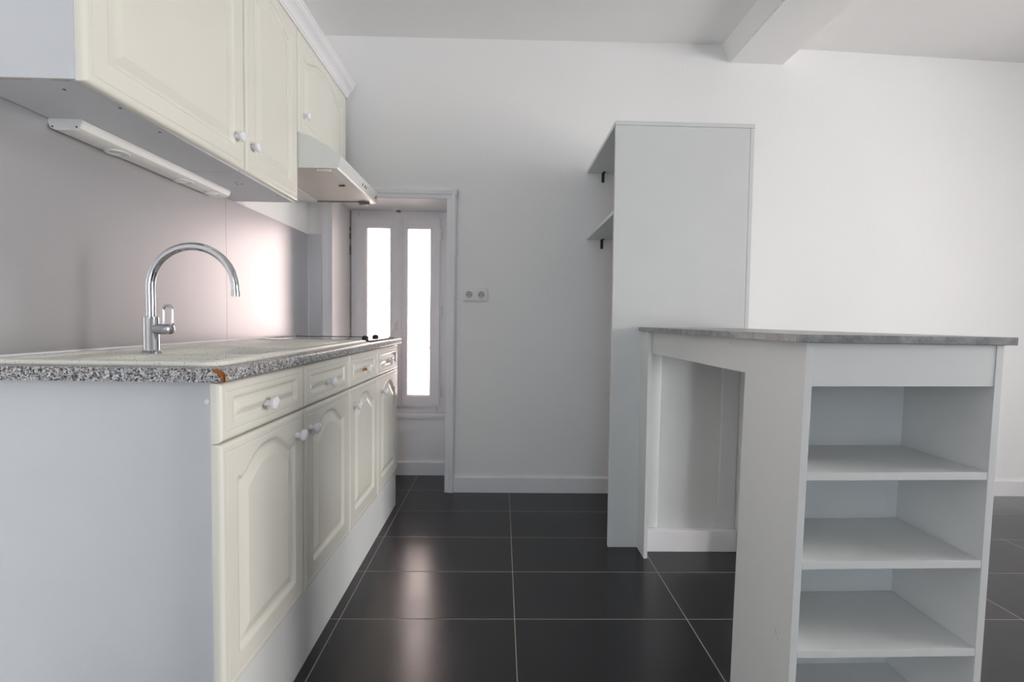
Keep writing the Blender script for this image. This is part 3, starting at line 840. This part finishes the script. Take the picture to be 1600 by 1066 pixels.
# bar top
bm = B(); prism(bm, [(.6185, 2.0675), (.6255, .9675), (.6285, .9645), (1.1125, .9695), (1.114, .972), (1.112, 2.0675)], 'z', .9962, 1.0135)
bmesh.ops.bevel(bm, geom=[e for e in bm.edges if abs(e.verts[0].co.z-e.verts[1].co.z) < 1e-6], offset=.001, segments=1, affect='EDGES')
tag(obj('bar_worktop', bm, 'stone'), 'grey stone-look breakfast bar top on the white shelf unit', 'worktop')

# scuffs on the bar's white side and the end panel
bm = B()
def scuff(bm, p, q, w, x):
    p, q = Vector((x, *p)), Vector((x, *q)); d = (q-p).normalized(); n = Vector((0, -d.z, d.y))*w
    V = [p-n*.3, p+n*.3, (p+q)/2+n, q+n*.2, q-n*.2, (p+q)/2-n]
    A = [bm.verts.new(v) for v in V]; Bb = [bm.verts.new(v+Vector((-.0003, 0, 0))) for v in V]
    bm.faces.new(A); bm.faces.new(Bb[::-1])
    for i in range(6): bm.faces.new((A[i], A[(i+1) % 6], Bb[(i+1) % 6], Bb[i]))
scuff(bm, (1.038, .322), (1.030, .311), .0006, .6499)
scuff(bm, (1.027, .3075), (1.024, .304), .0004, .6498)
sc_par = [c for c in un.children if c.name.startswith('side_panel')][0]
obj('scuff_mark', bm, 'dark', sc_par)

# ------------------------------------------------------------------ camera
f_px, pitch, yaw, roll, H = 721.6362, -.0440, -.0226, .0153, 1.0331
cp, sp_, cy, sy_, cr, sr = math.cos(pitch), math.sin(pitch), math.cos(yaw), math.sin(yaw), math.cos(roll), math.sin(roll)
Rz = Matrix(((cy, sy_, 0), (-sy_, cy, 0), (0, 0, 1))); Rx = Matrix(((1, 0, 0), (0, cp, sp_), (0, -sp_, cp))); Ry = Matrix(((cr, 0, sr), (0, 1, 0), (-sr, 0, cr)))
Rm = Ry @ Rx @ Rz
cam = bpy.data.cameras.new('camera'); co_ = bpy.data.objects.new('camera', cam); C.objects.link(co_)
cam.sensor_width = 36; cam.lens = f_px*36/1600; cam.clip_start = .02
r0, fw, up = Rm[0], Rm[1], Rm[2]
mw = Matrix(((r0[0], up[0], -fw[0], 0), (r0[1], up[1], -fw[1], 0), (r0[2], up[2], -fw[2], H), (0, 0, 0, 1)))
co_.matrix_world = mw
SC.camera = co_

# ------------------------------------------------------------------ light
SKY_X, SKY_N, SKY_R = (40.0, 38.3, 37.3), (9.2, 7.4, 6.8), (2.0, 3.0, 3.9)
W = bpy.data.worlds.new('sky'); SC.world = W; W.use_nodes = True
# hazy sky: brightest towards +X (behind the right-hand glazed door), warm and bright beyond the niche,
# cool and dimmer behind the camera
N, L = W.node_tree.nodes, W.node_tree.links
bg = N['Background']; bg.inputs['Strength'].default_value = 1.0
tc = N.new('ShaderNodeTexCoord'); sep = N.new('ShaderNodeSeparateXYZ'); L.new(tc.outputs['Generated'], sep.inputs['Vector'])
def lobe(sock, sign, power, rgb):
    a = N.new('ShaderNodeMath'); a.operation = 'MULTIPLY'; a.inputs[1].default_value = sign; L.new(sock, a.inputs[0])
    m_ = N.new('ShaderNodeMath'); m_.operation = 'MAXIMUM'; m_.inputs[1].default_value = 0; L.new(a.outputs[0], m_.inputs[0])
    p = N.new('ShaderNodeMath'); p.operation = 'POWER'; p.inputs[1].default_value = power; L.new(m_.outputs[0], p.inputs[0])
    v = N.new('ShaderNodeVectorMath'); v.operation = 'SCALE'; v.inputs[0].default_value = rgb; L.new(p.outputs[0], v.inputs['Scale'])
    return v.outputs[0]
def add(a, b):
    v = N.new('ShaderNodeVectorMath'); v.operation = 'ADD'; L.new(a, v.inputs[0])
    if isinstance(b, tuple): v.inputs[1].default_value = b
    else: L.new(b, v.inputs[1])
    return v.outputs[0]
fall = N.new('ShaderNodeMapRange'); fall.inputs['From Min'].default_value = .25; fall.inputs['From Max'].default_value = .65
fall.inputs['To Min'].default_value = 1; fall.inputs['To Max'].default_value = 0; L.new(sep.outputs['Y'], fall.inputs['Value'])
xl = N.new('ShaderNodeVectorMath'); xl.operation = 'SCALE'; L.new(lobe(sep.outputs['X'], 1, 1.1, SKY_X), xl.inputs[0]); L.new(fall.outputs[0], xl.inputs['Scale'])
sky = add(add(xl.outputs[0], lobe(sep.outputs['Y'], 1, 1.2, SKY_N)), add(lobe(sep.outputs['Y'], -1, 2, SKY_R), (.44, .48, .52)))
L.new(sky, bg.inputs['Color'])
W.cycles.sampling_method = 'AUTOMATIC'
def portal(name, loc, rot, a, b):
    l = bpy.data.lights.new(name, 'AREA'); l.shape = 'RECTANGLE'; l.size = a; l.size_y = b
    l.cycles.is_portal = True
    o = bpy.data.objects.new(name, l); C.objects.link(o); o.location = loc; o.rotation_euler = rot
portal('portal_rear', ((BW[0]+BW[1])/2, YR-.19, (BW[2]+BW[3])/2), (math.radians(90), 0, 0), BW[1]-BW[0], BW[3]-BW[2])
portal('portal_right', (XR+.19, (RW[0]+RW[1])/2, (RW[2]+RW[3])/2), (0, math.radians(90), 0), RW[3]-RW[2], RW[1]-RW[0])
portal('portal_niche', ((AX0+AX1)/2, YB+.40, (.37+AZ)/2), (math.radians(-90), 0, 0), AX1-AX0, AZ-.37)

for o in list(bpy.data.objects):
    if '_w' in o: del o['_w']
SC.view_settings.view_transform = 'Standard'; SC.view_settings.look = 'None'; SC.view_settings.exposure = 0; SC.view_settings.gamma = 1
SC.view_settings.use_curve_mapping = False
SC.render.engine = 'CYCLES'
SC.cycles.max_bounces = 12; SC.cycles.diffuse_bounces = 8; SC.cycles.glossy_bounces = 4; SC.cycles.transparent_max_bounces = 8
SC.cycles.use_denoising = True; SC.cycles.sample_clamp_indirect = 6
